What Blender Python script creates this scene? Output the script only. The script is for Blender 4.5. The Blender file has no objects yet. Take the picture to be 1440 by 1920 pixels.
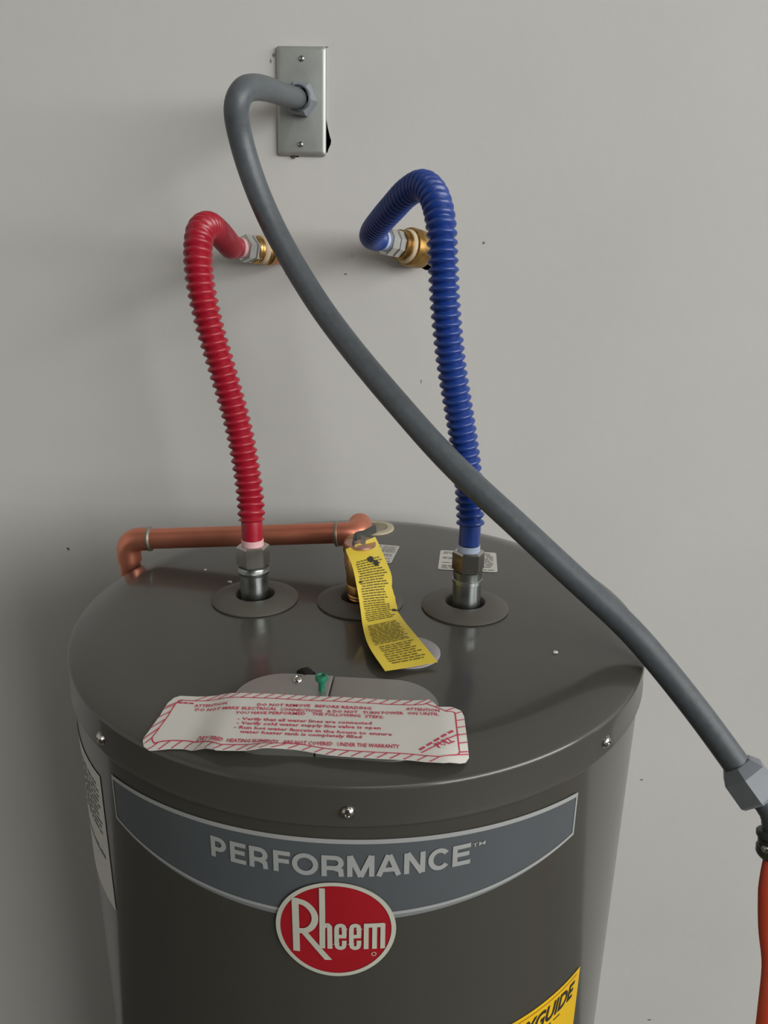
import bpy, bmesh, math, random
from mathutils import Vector, Matrix
from mathutils.geometry import tessellate_polygon
scene = bpy.context.scene
COL = scene.collection
ZL = 1.22                      # height of the heater's lid above the floor; heights below are measured from the lid
R_LID, R_BODY, Y_WALL = 0.2625, 0.2605, 0.2966
PI = math.pi
random.seed(4)

# ---------------------------------------------------------------- camera, sky, light, exposure
def set_camera():
    p, roll, yaw = 0.3227, 0.0148, -0.0685
    fwd = Vector((math.sin(yaw)*math.cos(p), math.cos(yaw)*math.cos(p), -math.sin(p)))
    r0 = Vector((math.cos(yaw), -math.sin(yaw), 0)); u0 = r0.cross(fwd)
    r = r0*math.cos(roll) + u0*math.sin(roll); u = -r0*math.sin(roll) + u0*math.cos(roll)
    cam = bpy.data.cameras.new('camera'); o = bpy.data.objects.new('camera', cam); COL.objects.link(o)
    m = Matrix((r, u, -fwd)).transposed().to_4x4(); m.translation = Vector((0.0681, -0.6742, 0.3178+ZL))
    o.matrix_world = m
    cam.sensor_fit = 'VERTICAL'; cam.sensor_height = 36.0; cam.lens = 36.0*1453.27/1920.0
    cam.clip_start = 0.02
    scene.camera = o
set_camera()
world = bpy.data.worlds.new('world'); scene.world = world; world.use_nodes = True
world.node_tree.nodes['Background'].inputs[0].default_value = (0.95, 0.98, 1.0, 1)
world.node_tree.nodes['Background'].inputs[1].default_value = 0.035
def area(name, loc, target, sx, sy, power, color):
    l = bpy.data.lights.new(name, 'AREA'); l.shape = 'RECTANGLE'; l.size = sx; l.size_y = sy
    l.energy = power; l.color = color
    o = bpy.data.objects.new(name, l); COL.objects.link(o); o.location = loc
    o.rotation_euler = (Vector(target)-Vector(loc)).to_track_quat('-Z', 'Y').to_euler()
area('daylight_garage_opening', (7.6, -4.8, ZL+2.4), (0, 0.2, ZL+0.1), 9.0, 4.6, 970, (1.0, 0.993, 0.98))
area('added_fill_lamp', (0.5, -1.3, ZL+1.25), (0.4, -0.4, ZL), 0.9, 0.5, 3, (1.0, 0.97, 0.92))  # faint fill added for small highlights, not a known lamp of the room
scene.view_settings.view_transform = 'Standard'; scene.view_settings.look = 'None'
scene.view_settings.exposure = 0.0; scene.view_settings.gamma = 1.0
scene.view_settings.use_curve_mapping = False

# ---------------------------------------------------------------- materials
def lin(c):
    return tuple(((v/255)/12.92 if v/255 <= 0.04045 else ((v/255+0.055)/1.055)**2.4) for v in c)
def mat(name, rgb, rough=0.5, metal=0.0, coat=0.0, coat_rough=0.1, noise=0.0, nscale=40.0, bump=0.0, bscale=200.0, spec=0.5, rvar=0.0, rgb2=None):
    m = bpy.data.materials.new(name); m.use_nodes = True
    nt = m.node_tree; b = nt.nodes['Principled BSDF']; N, Lk = nt.nodes.new, nt.links.new
    c = lin(rgb)
    b.inputs['Base Color'].default_value = (*c, 1); b.inputs['Roughness'].default_value = rough
    b.inputs['Metallic'].default_value = metal; b.inputs['Specular IOR Level'].default_value = spec
    b.inputs['Coat Weight'].default_value = coat; b.inputs['Coat Roughness'].default_value = coat_rough
    tc = N('ShaderNodeTexCoord')
    if noise > 0 or rgb2 or rvar > 0:
        t = N('ShaderNodeTexNoise'); t.inputs['Scale'].default_value = nscale; t.inputs['Detail'].default_value = 5
        Lk(tc.outputs['Object'], t.inputs['Vector'])
        c2 = lin(rgb2) if rgb2 else tuple(v*(1-noise) for v in c)
        c1 = c if rgb2 else tuple(min(1, v*(1+noise)) for v in c)
        mx = N('ShaderNodeValToRGB'); mx.color_ramp.elements[0].position = 0.32; mx.color_ramp.elements[1].position = 0.68
        mx.color_ramp.elements[0].color = (*c2, 1); mx.color_ramp.elements[1].color = (*c1, 1)
        Lk(t.outputs['Fac'], mx.inputs['Fac']); Lk(mx.outputs['Color'], b.inputs['Base Color'])
        if rvar > 0:
            mr = N('ShaderNodeMapRange'); mr.inputs['To Min'].default_value = max(0, rough-rvar); mr.inputs['To Max'].default_value = rough+rvar
            Lk(t.outputs['Fac'], mr.inputs['Value']); Lk(mr.outputs['Result'], b.inputs['Roughness'])
    if bump > 0:
        t2 = N('ShaderNodeTexNoise'); t2.inputs['Scale'].default_value = bscale; t2.inputs['Detail'].default_value = 4
        Lk(tc.outputs['Object'], t2.inputs['Vector'])
        bp = N('ShaderNodeBump'); bp.inputs['Strength'].default_value = bump; bp.inputs['Distance'].default_value = 0.001
        Lk(t2.outputs['Fac'], bp.inputs['Height']); Lk(bp.outputs['Normal'], b.inputs['Normal'])
    return m
M_WALL = mat('wall_paint', (204, 203, 199), 0.75, noise=0.03, nscale=3.0, bump=0.25, bscale=60, spec=0.25)
M_FLOOR = mat('concrete', (74, 72, 68), 0.8, noise=0.12, nscale=6, bump=0.3)
M_CEIL = mat('ceiling_paint', (190, 188, 182), 0.85, noise=0.02)
M_SHELL = mat('heater_enamel', (65, 64, 58), 0.36, coat=0.6, coat_rough=0.11, noise=0.03, nscale=9, spec=0.4, bump=0.02, bscale=25)
M_GROM = mat('grommet_plastic', (88, 85, 78), 0.45, noise=0.04, nscale=60)
M_SHADE_SEAL = mat('hole_shade_and_sealant', (14, 14, 13), 0.95, bump=0.5)  # near-black: painted shade down the pipe holes, also the real sealant blob
M_BLACK = mat('cavity_shade', (10, 9, 9), 0.95, bump=0.3)  # near-black colour stands in for the shade inside the wall
M_BAND = mat('band_blue_grey', (82, 87, 90), 0.4, coat=0.4, noise=0.02, nscale=20)
M_SILVER = mat('band_silver', (176, 178, 176), 0.4, metal=0.25, noise=0.03, nscale=30)
M_SILVER_D = mat('band_silver_dim', (122, 126, 126), 0.45, noise=0.03, nscale=30)
M_RED_B = mat('badge_red', (158, 20, 32), 0.35, coat=0.4, noise=0.05, nscale=25)
M_WHITE_P = mat('label_paper', (214, 212, 205), 0.55, noise=0.02, nscale=15)
M_WHITE_L = mat('badge_cream', (186, 187, 172), 0.4, noise=0.03, nscale=40)
M_INKRED = mat('ink_red', (196, 58, 84), 0.6, noise=0.05, nscale=100)
M_INKBLK = mat('ink_black', (38, 36, 32), 0.6, noise=0.05, nscale=100)
M_INKGRY = mat('ink_grey', (112, 112, 106), 0.6, noise=0.08, nscale=300)
M_INKTAG = mat('ink_tag', (92, 84, 36), 0.6, noise=0.15, nscale=200)
M_INKORG = mat('ink_orange', (170, 112, 20), 0.6, noise=0.05, nscale=100)
M_YELLOW = mat('tag_yellow', (212, 188, 64), 0.5, noise=0.03, nscale=30)
M_ENERGY = mat('guide_yellow', (226, 182, 20), 0.45, coat=0.3, noise=0.02, nscale=20)
M_HOSE_R = mat('hose_red', (160, 20, 42), 0.38, coat=0.25, coat_rough=0.2, noise=0.05, nscale=60)
M_HOSE_B = mat('hose_blue', (24, 58, 134), 0.38, coat=0.25, coat_rough=0.2, noise=0.05, nscale=60)
M_WASH_R = mat('washer_pink', (222, 178, 180), 0.5, noise=0.02)
M_WASH_B = mat('washer_pale_blue', (176, 190, 214), 0.5, noise=0.02)
M_CHROME = mat('chrome', (196, 192, 186), 0.16, metal=1.0, noise=0.04, nscale=60)
M_ZINC = mat('zinc_steel', (168, 174, 172), 0.30, metal=1.0, noise=0.08, nscale=90, rvar=0.08, bump=0.05)
M_GALV = mat('galvanised_plate', (172, 176, 172), 0.48, metal=0.6, noise=0.05, nscale=45, rvar=0.08)
M_STEELCOV = mat('cover_steel', (172, 172, 168), 0.42, metal=0.85, noise=0.05, nscale=25, rvar=0.05)
M_COPPER = mat('copper', (220, 140, 114), 0.36, metal=0.85, noise=0.10, nscale=28, rvar=0.1, bump=0.03)
M_SOLDER = mat('solder', (168, 164, 150), 0.4, metal=0.9, noise=0.1, nscale=120)
M_BRASS = mat('brass', (196, 152, 92), 0.34, metal=1.0, noise=0.14, nscale=60, rvar=0.1)
M_BRASS_T = mat('brass_tarnished', (182, 150, 86), 0.42, metal=0.85, nscale=90, rgb2=(120, 84, 40), rvar=0.1)
M_NICKEL = mat('nickel_nut', (196, 196, 192), 0.26, metal=0.75, noise=0.05, nscale=60)
M_TAPE = mat('thread_tape', (206, 186, 156), 0.6, noise=0.08, nscale=160, bump=0.3)
M_PINKBR = mat('valve_cap_brass', (206, 160, 140), 0.38, metal=0.8, noise=0.05, nscale=90)
M_COND = mat('conduit_grey', (84, 90, 94), 0.42, noise=0.10, nscale=150, spec=0.45, bump=0.12, bscale=350)
M_COND_L = mat('connector_grey', (128, 134, 140), 0.45, noise=0.05, nscale=80)
M_CLAMP = mat('clamp_dark_metal', (82, 86, 84), 0.45, metal=0.6, noise=0.15, nscale=120)
M_ORANGE = mat('cable_orange', (186, 64, 36), 0.42, noise=0.06, nscale=50)
M_GREEN = mat('screw_green', (20, 112, 84), 0.3, coat=0.4, noise=0.05, nscale=100)
M_CAP = mat('cap_grey', (140, 138, 140), 0.4, noise=0.03)
M_TAN = mat('plug_tan', (186, 176, 152), 0.6, noise=0.06, nscale=80)
M_TAN_D = mat('plug_tan_dark', (142, 132, 112), 0.6, noise=0.10, nscale=80)
M_CRUMB = mat('plaster_crumb', (218, 214, 204), 0.8, noise=0.06, nscale=200)
M_SCUFF = mat('scuff_grey', (128, 124, 118), 0.8, noise=0.1, nscale=200)

# ---------------------------------------------------------------- helpers
def wpos(o):
    v = Vector((0, 0, 0))
    while o is not None:
        v = v + o.location; o = o.parent
    return v
def obj(name, bm, m, parent=None, at=None, smooth=35, label=None):
    """link a bmesh (lid-frame coordinates) as ONE mesh object"""
    base = wpos(parent) if parent else Vector(at if at else (0, 0, 0)) + Vector((0, 0, ZL))
    if parent is None and at is None: base = Vector((0, 0, 0))
    off = Vector((0, 0, ZL)) - base
    bmesh.ops.transform(bm, matrix=Matrix.Translation(off), verts=bm.verts)
    me = bpy.data.meshes.new(name); bm.to_mesh(me); bm.free()
    ms = m if isinstance(m, (list, tuple)) else [m]
    for k in ms: me.materials.append(k)
    if smooth:
        me.shade_smooth(); me.set_sharp_from_angle(angle=math.radians(smooth))
    o = bpy.data.objects.new(name, me); COL.objects.link(o)
    if parent: o.parent = parent
    else: o.location = base
    if label: o['label'] = label
    return o
def thing(name, label, cat, loc, group=None):
    o = bpy.data.objects.new(name, None); COL.objects.link(o); o.empty_display_size = 0.05
    o.location = Vector(loc) + Vector((0, 0, ZL))
    o['label'] = label; o['category'] = cat
    if group: o['group'] = group
    return o
def tag(o, label, cat, group=None):
    o['label'] = label; o['category'] = cat
    if group: o['group'] = group
    return o
def struct(o):
    o['kind'] = 'structure'; return o
def frame(d, up=(0, 0, 1)):
    d = Vector(d).normalized(); up = Vector(up)
    if abs(d.dot(up)) > 0.95: up = Vector((0, 1, 0))
    a = up.cross(d).normalized(); return a, d.cross(a).normalized(), d
def add_lathe(bm, prof, origin=(0, 0, 0), axis=(0, 0, 1), seg=32, phase=0.0, mi=0, cap0=False, cap1=False):
    """prof: (distance along the axis, radius)"""
    o = Vector(origin); a, b, d = frame(axis)
    rings = []
    for t, r in prof:
        if r < 1e-6: rings.append([bm.verts.new(o + d*t)])
        else: rings.append([bm.verts.new(o + d*t + a*(r*math.cos(phase+2*PI*k/seg)) + b*(r*math.sin(phase+2*PI*k/seg))) for k in range(seg)])
    fs = []
    for p, q in zip(rings[:-1], rings[1:]):
        for k in range(seg):
            k2 = (k+1) % seg
            if len(p) == 1 and len(q) == 1: continue
            if len(p) == 1: f = bm.faces.new((p[0], q[k2], q[k]))
            elif len(q) == 1: f = bm.faces.new((p[k], p[k2], q[0]))
            else: f = bm.faces.new((p[k], p[k2], q[k2], q[k]))
            fs.append(f)
    if cap0 and len(rings[0]) > 1: fs.append(bm.faces.new(rings[0][::-1]))
    if cap1 and len(rings[-1]) > 1: fs.append(bm.faces.new(rings[-1]))
    for f in fs: f.material_index = mi
    return bm
def lathe(prof, origin=(0, 0, 0), axis=(0, 0, 1), seg=32, phase=0.0, **k):
    return add_lathe(bmesh.new(), prof, origin, axis, seg, phase, **k)
def catmull(pts, n=14):
    P = [Vector(p) for p in pts]; P = [P[0]*2-P[1]] + P + [P[-1]*2-P[-2]]
    out = []
    for i in range(1, len(P)-2):
        p0, p1, p2, p3 = P[i-1:i+3]
        t0 = 0.0; t1 = t0+max((p1-p0).length, 1e-5)**0.5; t2 = t1+max((p2-p1).length, 1e-5)**0.5; t3 = t2+max((p3-p2).length, 1e-5)**0.5
        for k in range(n):
            t = t1 + (t2-t1)*k/n
            A1 = p0*((t1-t)/(t1-t0)) + p1*((t-t0)/(t1-t0)); A2 = p1*((t2-t)/(t2-t1)) + p2*((t-t1)/(t2-t1)); A3 = p2*((t3-t)/(t3-t2)) + p3*((t-t2)/(t3-t2))
            B1 = A1*((t2-t)/(t2-t0)) + A2*((t-t0)/(t2-t0)); B2 = A2*((t3-t)/(t3-t1)) + A3*((t-t1)/(t3-t1))
            out.append(B1*((t2-t)/(t2-t1)) + B2*((t-t1)/(t2-t1)))
    out.append(P[-2]); return out
def resample(pts, step):
    L = [0.0]
    for a, b in zip(pts[:-1], pts[1:]): L.append(L[-1]+(b-a).length)
    n = max(2, int(round(L[-1]/step))); out = []; j = 0
    for k in range(n+1):
        s = L[-1]*k/n
        while j < len(pts)-2 and L[j+1] < s: j += 1
        f = (s-L[j])/max(L[j+1]-L[j], 1e-9); out.append(pts[j].lerp(pts[j+1], min(1, max(0, f))))
    return out, L[-1]
def smooth_path(pts, it=6):
    pts = [p.copy() for p in pts]
    for _ in range(it):
        q = [p.copy() for p in pts]
        for i in range(1, len(pts)-1): q[i] = pts[i]*0.5 + (pts[i-1]+pts[i+1])*0.25
        pts = q
    return pts
def tube(path, rad, seg=24, cap=True, flat=(1, 1), up=(0, 0, 1)):
    """sweep a circle along path; rad(i, n) -> radius"""
    bm = bmesh.new(); n = len(path); rings = []
    tang = [(path[min(i+1, n-1)]-path[max(i-1, 0)]).normalized() for i in range(n)]
    a, b, _ = frame(tang[0], up)
    for i in range(n):
        if i:
            ax = tang[i-1].cross(tang[i])
            if ax.length > 1e-8:
                q = Matrix.Rotation(tang[i-1].angle(tang[i]), 3, ax); a = q @ a
            a = (a - tang[i]*a.dot(tang[i])).normalized()
        b = tang[i].cross(a); r = rad(i, n)
        rings.append([bm.verts.new(path[i] + a*(r*flat[0]*math.cos(2*PI*k/seg)) + b*(r*flat[1]*math.sin(2*PI*k/seg))) for k in range(seg)])
    for p, q in zip(rings[:-1], rings[1:]):
        for k in range(seg): bm.faces.new((p[k], p[(k+1) % seg], q[(k+1) % seg], q[k]))
    if cap: bm.faces.new(rings[0][::-1]); bm.faces.new(rings[-1])
    return bm
def add_box(bm, x0, x1, y0, y1, z0, z1):
    v = [bm.verts.new(p) for p in ((x0,y0,z0),(x1,y0,z0),(x1,y1,z0),(x0,y1,z0),(x0,y0,z1),(x1,y0,z1),(x1,y1,z1),(x0,y1,z1))]
    for f in ((0,3,2,1),(4,5,6,7),(0,1,5,4),(1,2,6,5),(2,3,7,6),(3,0,4,7)): bm.faces.new([v[i] for i in f])
    return bm
def hexnut(origin, axis, h, rc, phase=0.0, c=0.0016):
    return lathe([(0, 0), (0, rc*0.86), (c, rc), (h-c, rc), (h, rc*0.86), (h, 0)], origin, axis, 6, phase)
def pan_head(bm, origin, axis, r, h):
    add_lathe(bm, [(0, r), (h*0.45, r*0.96), (h*0.8, r*0.75), (h, r*0.40), (h*0.7, r*0.30), (h*0.7, 0)], origin, axis, 20)
    return bm
# flat artwork in (u, v), laid on a surface by a mapping function
def poly_faces(loops):
    """2D loops (outline + holes) -> triangles over the flattened points"""
    flat = [p for l in loops for p in l]
    tris = tessellate_polygon([[Vector((x, y, 0)) for x, y in l] for l in loops])
    return flat, [tuple(t) for t in tris]
_txt = {}
def text_tris(s, bold=0.0, shear=0.0, spacing=1.0, res=2):
    key = (s, bold, shear, spacing, res)
    if key in _txt: return _txt[key]
    cu = bpy.data.curves.new('lettering', 'FONT'); cu.body = s; cu.size = 1.0; cu.offset = bold; cu.shear = shear
    cu.space_character = spacing; cu.resolution_u = res
    to = bpy.data.objects.new('lettering', cu); COL.objects.link(to)
    dg = bpy.context.evaluated_depsgraph_get(); dg.update()
    me = bpy.data.meshes.new_from_object(to.evaluated_get(dg))
    me.calc_loop_triangles()
    V = [(v.co.x, v.co.y) for v in me.vertices]; T = [tuple(t.vertices) for t in me.loop_triangles]
    bpy.data.objects.remove(to); bpy.data.curves.remove(cu); bpy.data.meshes.remove(me)
    x0 = min(v[0] for v in V); x1 = max(v[0] for v in V); y0 = min(v[1] for v in V); y1 = max(v[1] for v in V)
    _txt[key] = (V, T, x0, x1, y0, y1); return _txt[key]
class Art:
    """collects flat triangles in (u,v); build() slices them finely and lays them on a surface"""
    def __init__(s): s.bm = bmesh.new(); s.k = 0
    def tris(s, V, T):
        vs = [s.bm.verts.new((x, y, 1.5e-5*(s.k % 8))) for x, y in V]      # overlapping strokes lie one over the other
        for t in T:
            if len(set(t)) == 3:
                a, b, c = (V[i] for i in t)
                ar = (b[0]-a[0])*(c[1]-a[1])-(c[0]-a[0])*(b[1]-a[1])
                if abs(ar) < 1e-12: continue
                try: s.bm.faces.new([vs[i] for i in (t if ar > 0 else t[::-1])])
                except ValueError: pass
    def poly(s, *loops): s.k += 1; s.tris(*poly_faces(loops))
    def rect(s, u0, v0, u1, v1): s.poly([(u0, v0), (u1, v0), (u1, v1), (u0, v1)])
    def stroke(s, pts, w):
        n = len(pts); Lp, Rp = [], []; s.k += 1
        for i in range(n):
            a = Vector(pts[max(i-1, 0)]); c = Vector(pts[min(i+1, n-1)]); p = Vector(pts[i])
            d0 = (p-a).normalized() if i else (c-p).normalized(); d1 = (c-p).normalized() if i < n-1 else d0
            d = (d0+d1).normalized(); nn = Vector((-d.y, d.x)); k = 1/max(0.6, nn.dot(Vector((-d0.y, d0.x))))
            Lp.append(p+nn*(w/2*k)); Rp.append(p-nn*(w/2*k))
        for i in range(n-1):
            s.tris([tuple(q) for q in (Lp[i], Rp[i], Rp[i+1], Lp[i+1])], [(0, 1, 2), (0, 2, 3)])
    def text(s, txt, p0, p1, cap, bold=0.0, shear=0.0, spacing=1.0, res=2, cap_ref=None, v_off=0.0):
        """fit the text between baseline points p0 and p1 with cap height cap"""
        V, T, x0, x1, y0, y1 = text_tris(txt, bold, shear, spacing, res)
        ch = cap_ref or 0.73
        p0 = Vector(p0); p1 = Vector(p1); d = (p1-p0); e = Vector((-d.y, d.x)).normalized()
        s.tris([tuple(p0 + d*((x-x0)/(x1-x0)) + e*(y/ch*cap+v_off)) for x, y in V], T)
    def build(s, name, m, parent, fn, cut=None, label=None, at=None, thick=0.0, smooth=0):
        bm = s.bm
        if cut:
            us = [v.co.x for v in bm.verts]; vs = [v.co.y for v in bm.verts]
            for ax, arr in ((0, us), (1, vs)):
                st = cut[ax]
                if not st: continue
                k = math.ceil(min(arr)/st)*st
                while k < max(arr):
                    co = (k, 0, 0) if ax == 0 else (0, k, 0); no = (1, 0, 0) if ax == 0 else (0, 1, 0)
                    bmesh.ops.bisect_plane(bm, geom=bm.verts[:]+bm.edges[:]+bm.faces[:], dist=1e-7, plane_co=co, plane_no=no); k += st
        bmesh.ops.remove_doubles(bm, verts=bm.verts, dist=1e-7)
        for v in bm.verts: v.co = fn(v.co.x, v.co.y, v.co.z)
        if thick:
            bm.normal_update()
            r = bmesh.ops.extrude_face_region(bm, geom=bm.faces[:])
            nv = [g for g in r['geom'] if isinstance(g, bmesh.types.BMVert)]
            off = {v: v.normal.copy() for v in nv}
            for v in nv: v.co = v.co + off[v]*thick
            bmesh.ops.recalc_face_normals(bm, faces=bm.faces)
        return obj(name, bm, m, parent, at=at, label=label, smooth=smooth)
def circle(cx, cy, rx, ry=None, n=48, a0=0.0):
    ry = ry or rx
    return [(cx+rx*math.cos(a0+2*PI*k/n), cy+ry*math.sin(a0+2*PI*k/n)) for k in range(n)]
def rrect(x0, y0, x1, y1, r, n=6):
    out = []
    for cx, cy, a in ((x1-r, y0+r, -PI/2), (x1-r, y1-r, 0), (x0+r, y1-r, PI/2), (x0+r, y0+r, PI)):
        out += [(cx+r*math.cos(a+PI/2*k/n), cy+r*math.sin(a+PI/2*k/n)) for k in range(n+1)]
    return out
def on_body(off):      # (u = arc metres from the front, v = height) -> body cylinder
    return lambda u, v, w=0: Vector(((R_BODY+off+w)*math.sin(u/R_BODY), -(R_BODY+off+w)*math.cos(u/R_BODY), v))
def arc(deg): return math.radians(deg)*R_BODY
def ribbed(pitch, step, r_root, r_top, plain0, plain1, r_plain, total):
    def rad(i, n):
        s = total*i/(n-1)
        if s < plain0 or s > total-plain1: return r_plain
        w = 0.5-0.5*math.cos(2*PI*(s-plain0)/pitch)
        return r_root + (r_top-r_root)*(w**0.6)
    return rad

# ---------------------------------------------------------------- room
HW = [(-0.1205,0.5298),(-0.0726,0.5281),(-0.0716,0.4657),(-0.0692,0.4520),(-0.0672,0.4440),(-0.0655,0.4390),(-0.0662,0.4350),(-0.0688,0.4300),(-0.0700,0.4262),(-0.0761,0.4253),(-0.100,0.4258),(-0.104,0.4212),(-0.112,0.4214),(-0.115,0.4258),(-0.1225,0.4261)]
W_HOT = Vector((-0.1262, Y_WALL, 0.3162)); W_COLD = Vector((0.0476, Y_WALL, 0.3203))
def irregular(cx, cz, r, seed, n=18, amp=0.12):
    rnd = random.Random(seed); return [(cx+r*(1+amp*rnd.uniform(-1, 1))*math.cos(2*PI*k/n), cz+r*(1+amp*rnd.uniform(-1, 1))*math.sin(2*PI*k/n)) for k in range(n)]
hole_hot = irregular(W_HOT.x+0.002, W_HOT.z-0.001, 0.0155, 3); hole_cold = irregular(W_COLD.x+0.002, W_COLD.z-0.003, 0.0180, 8)
hole_nail = irregular(-0.4383, -0.0792, 0.0026, 5, 10)
bm = bmesh.new()
outer = [(-4.0, -ZL), (11.0, -ZL), (11.0, 3.6), (-4.0, 3.6)]
loops = [outer, HW, hole_hot, hole_cold, hole_nail]
flat, tris = poly_faces(loops)
vs = [bm.verts.new((x, Y_WALL, z)) for x, z in flat]
for t in tris:
    try: bm.faces.new([vs[i] for i in t])
    except ValueError: pass
bmesh.ops.recalc_face_normals(bm, faces=bm.faces)
bm.normal_update()
if bm.faces[0].normal.y > 0: bmesh.ops.reverse_faces(bm, faces=bm.faces)
k = len(outer)
for l in loops[1:]:                     # the thickness of the plasterboard inside each cut-out
    ring = vs[k:k+len(l)]; back = [bm.verts.new(v.co+Vector((0, 0.013, 0))) for v in ring]; k += len(l)
    for i in range(len(l)): bm.faces.new((ring[i], ring[(i+1) % len(l)], back[(i+1) % len(l)], back[i]))
WALL = struct(obj('wall_back', bm, M_WALL, at=(0, Y_WALL, -ZL), smooth=0))
bm = bmesh.new(); add_box(bm, -4.0, 11.0, Y_WALL+0.06, Y_WALL+0.08, -ZL, 3.6)
obj('cavity_shade_panel', bm, M_BLACK, WALL, smooth=0)  # black panel behind the cut-outs, the cavity's shade put into its colour
bm = bmesh.new(); add_box(bm, -4.0, 6.0, -6.0, Y_WALL+0.08, -ZL-0.1, -ZL); struct(obj('floor', bm, M_FLOOR, at=(0, -2, -ZL), smooth=0))
bm = bmesh.new(); add_box(bm, -4.0, 6.0, -6.0, Y_WALL+0.08, 3.6, 3.7); struct(obj('ceiling', bm, M_CEIL, at=(0, -2, 3.6), smooth=0))
bm = bmesh.new(); add_box(bm, -4.1, -4.0, -6.0, Y_WALL+0.08, -ZL, 3.6); struct(obj('wall_left', bm, M_WALL, at=(-4.0, -2, -ZL), smooth=0))
def wall_mark(name, cx, cz, rx, rz, m, seed):
    rnd = random.Random(seed); n = 12; bm = bmesh.new()
    pts = [(cx+rx*(1+0.35*rnd.uniform(-1, 1))*math.cos(2*PI*k/n), cz+rz*(1+0.35*rnd.uniform(-1, 1))*math.sin(2*PI*k/n)) for k in range(n)]
    f = bm.faces.new([bm.verts.new((x, Y_WALL-0.0003, z)) for x, z in pts]); bm.normal_update()
    if f.normal.y > 0: bmesh.ops.reverse_faces(bm, faces=[f])
    obj(name, bm, m, WALL, smooth=0)
for i, (x, z, rx, rz) in enumerate([(0.1143,0.3307,.0012,.0014),(-0.0491,0.2928,.0016,.001),(0.3826,-0.4034,.002,.0014),(0.4499,-0.8674,.003,.0015),(-0.0414,0.3136,.001,.0008),(-0.1296,0.5251,.0014,.002),(-0.133,0.5195,.0008,.002),(0.0458,0.1662,.0005,.0025),(-0.1194,0.2910,.004,.0006),(-0.116,0.296,.0008,.003),(-0.0958,0.2571,.0015,.0008),(-0.0700,0.5330,.002,.0008)]):
    wall_mark('scuff_mark', x, z, rx, rz, M_SCUFF, i)

# ---------------------------------------------------------------- water heater
H = thing('water_heater', 'round dark taupe enamelled tank water heater with silver name band, standing against the wall', 'water heater', (0, 0, -ZL))
obj('tank_body', lathe([(-ZL+0.02, 0), (-ZL+0.02, R_BODY-0.004), (-ZL+0.024, R_BODY), (-0.030, R_BODY), (-0.030, R_BODY-0.01)], seg=160), M_SHELL, H)
NIP = [(-0.1016, -0.002), (0.1010, -0.001)]; TP = (0.0, 0.0016)
holes = [(-0.1010, -0.003), (0.1002, 0.0), TP]
bm = bmesh.new()
RF, RE = 0.225, 0.2605
def dome(r): return -0.0075*((r-RF)/(RE-RF))**2 if r > RF else 0.0      # the lid falls away towards its rim
flat, tris = poly_faces([circle(0, 0, RF, n=160)] + [circle(x, y, 0.0185, n=32) for x, y in holes])
vs = [bm.verts.new((x, y, 0)) for x, y in flat]
for t in tris:
    try: bm.faces.new([vs[i] for i in t])
    except ValueError: pass
bmesh.ops.recalc_face_normals(bm, faces=bm.faces); bm.normal_update()
if bm.faces[0].normal.z < 0: bmesh.ops.reverse_faces(bm, faces=bm.faces)
prof = [(dome(r), r) for r in [RF+(RE-RF)*k/14 for k in range(15)]] + [(-0.0082, 0.2615), (-0.0094, 0.2622), (-0.0108, R_LID)]
prof += [(-0.0335, R_LID), (-0.0355, R_LID+0.0007), (-0.0372, R_LID+0.0009), (-0.0385, R_LID+0.0003), (-0.0385, R_BODY-0.0005)]
add_lathe(bm, prof[::-1], seg=160)
for x, y in holes: add_lathe(bm, [(-0.022, 0.0185), (0, 0.0185)], (x, y, 0), seg=32)
bmesh.ops.remove_doubles(bm, verts=bm.verts, dist=1e-5)
bmesh.ops.recalc_face_normals(bm, faces=bm.faces)
LID = obj('lid', bm, M_SHELL, H, smooth=30)
for x, y in holes:
    g = obj('pipe_grommet', lathe([(0.0004, 0.0412), (0.0016, 0.0412), (0.0024, 0.0402), (0.0048, 0.030), (0.0062, 0.022), (0.0060, 0.0192), (0.0045, 0.0180), (-0.012, 0.0180)], (x, y, 0), seg=56), M_GROM, H, smooth=40)
    obj('hole_shade_disc', lathe([(-0.014, 0.0), (-0.014, 0.0184)], (x, y, 0), seg=32), M_SHADE_SEAL, g)  # black disc painting the shade at the bottom of the pipe hole
def nipple(x, y, ring):
    p = obj('pipe_nipple', lathe([(-0.02, 0), (-0.02, 0.0133), (0.0262, 0.0133), (0.0268, 0.0142)] + ring, (x, y, 0), seg=40), M_ZINC, H)
    return p
nipple(*NIP[0], [(0.0285, 0.0148), (0.0300, 0.0150), (0.0306, 0.0146), (0.0313, 0.0150), (0.0320, 0.0146), (0.0328, 0.0150), (0.0335, 0.0146), (0.0349, 0.0146), (0.0349, 0)])
nipple(*NIP[1], [(0.0300, 0.0140), (0.0305, 0.0133), (0.0315, 0.0133), (0.0384, 0.0140), (0.0384, 0)])
for th in (-41.0, 4.2, 50.3):
    t = math.radians(th); d = (math.sin(t), -math.cos(t), 0); bm = bmesh.new()
    add_lathe(bm, [(0, 0.0050), (0.0008, 0.0050), (0.0008, 0.0042)], Vector(d)*(R_LID-0.0002)+Vector((0, 0, -0.0265)), d, 20)
    pan_head(bm, Vector(d)*(R_LID+0.0006)+Vector((0, 0, -0.0265)), d, 0.0043, 0.0026)
    obj('lid_screw', bm, M_CHROME, H)
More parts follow.
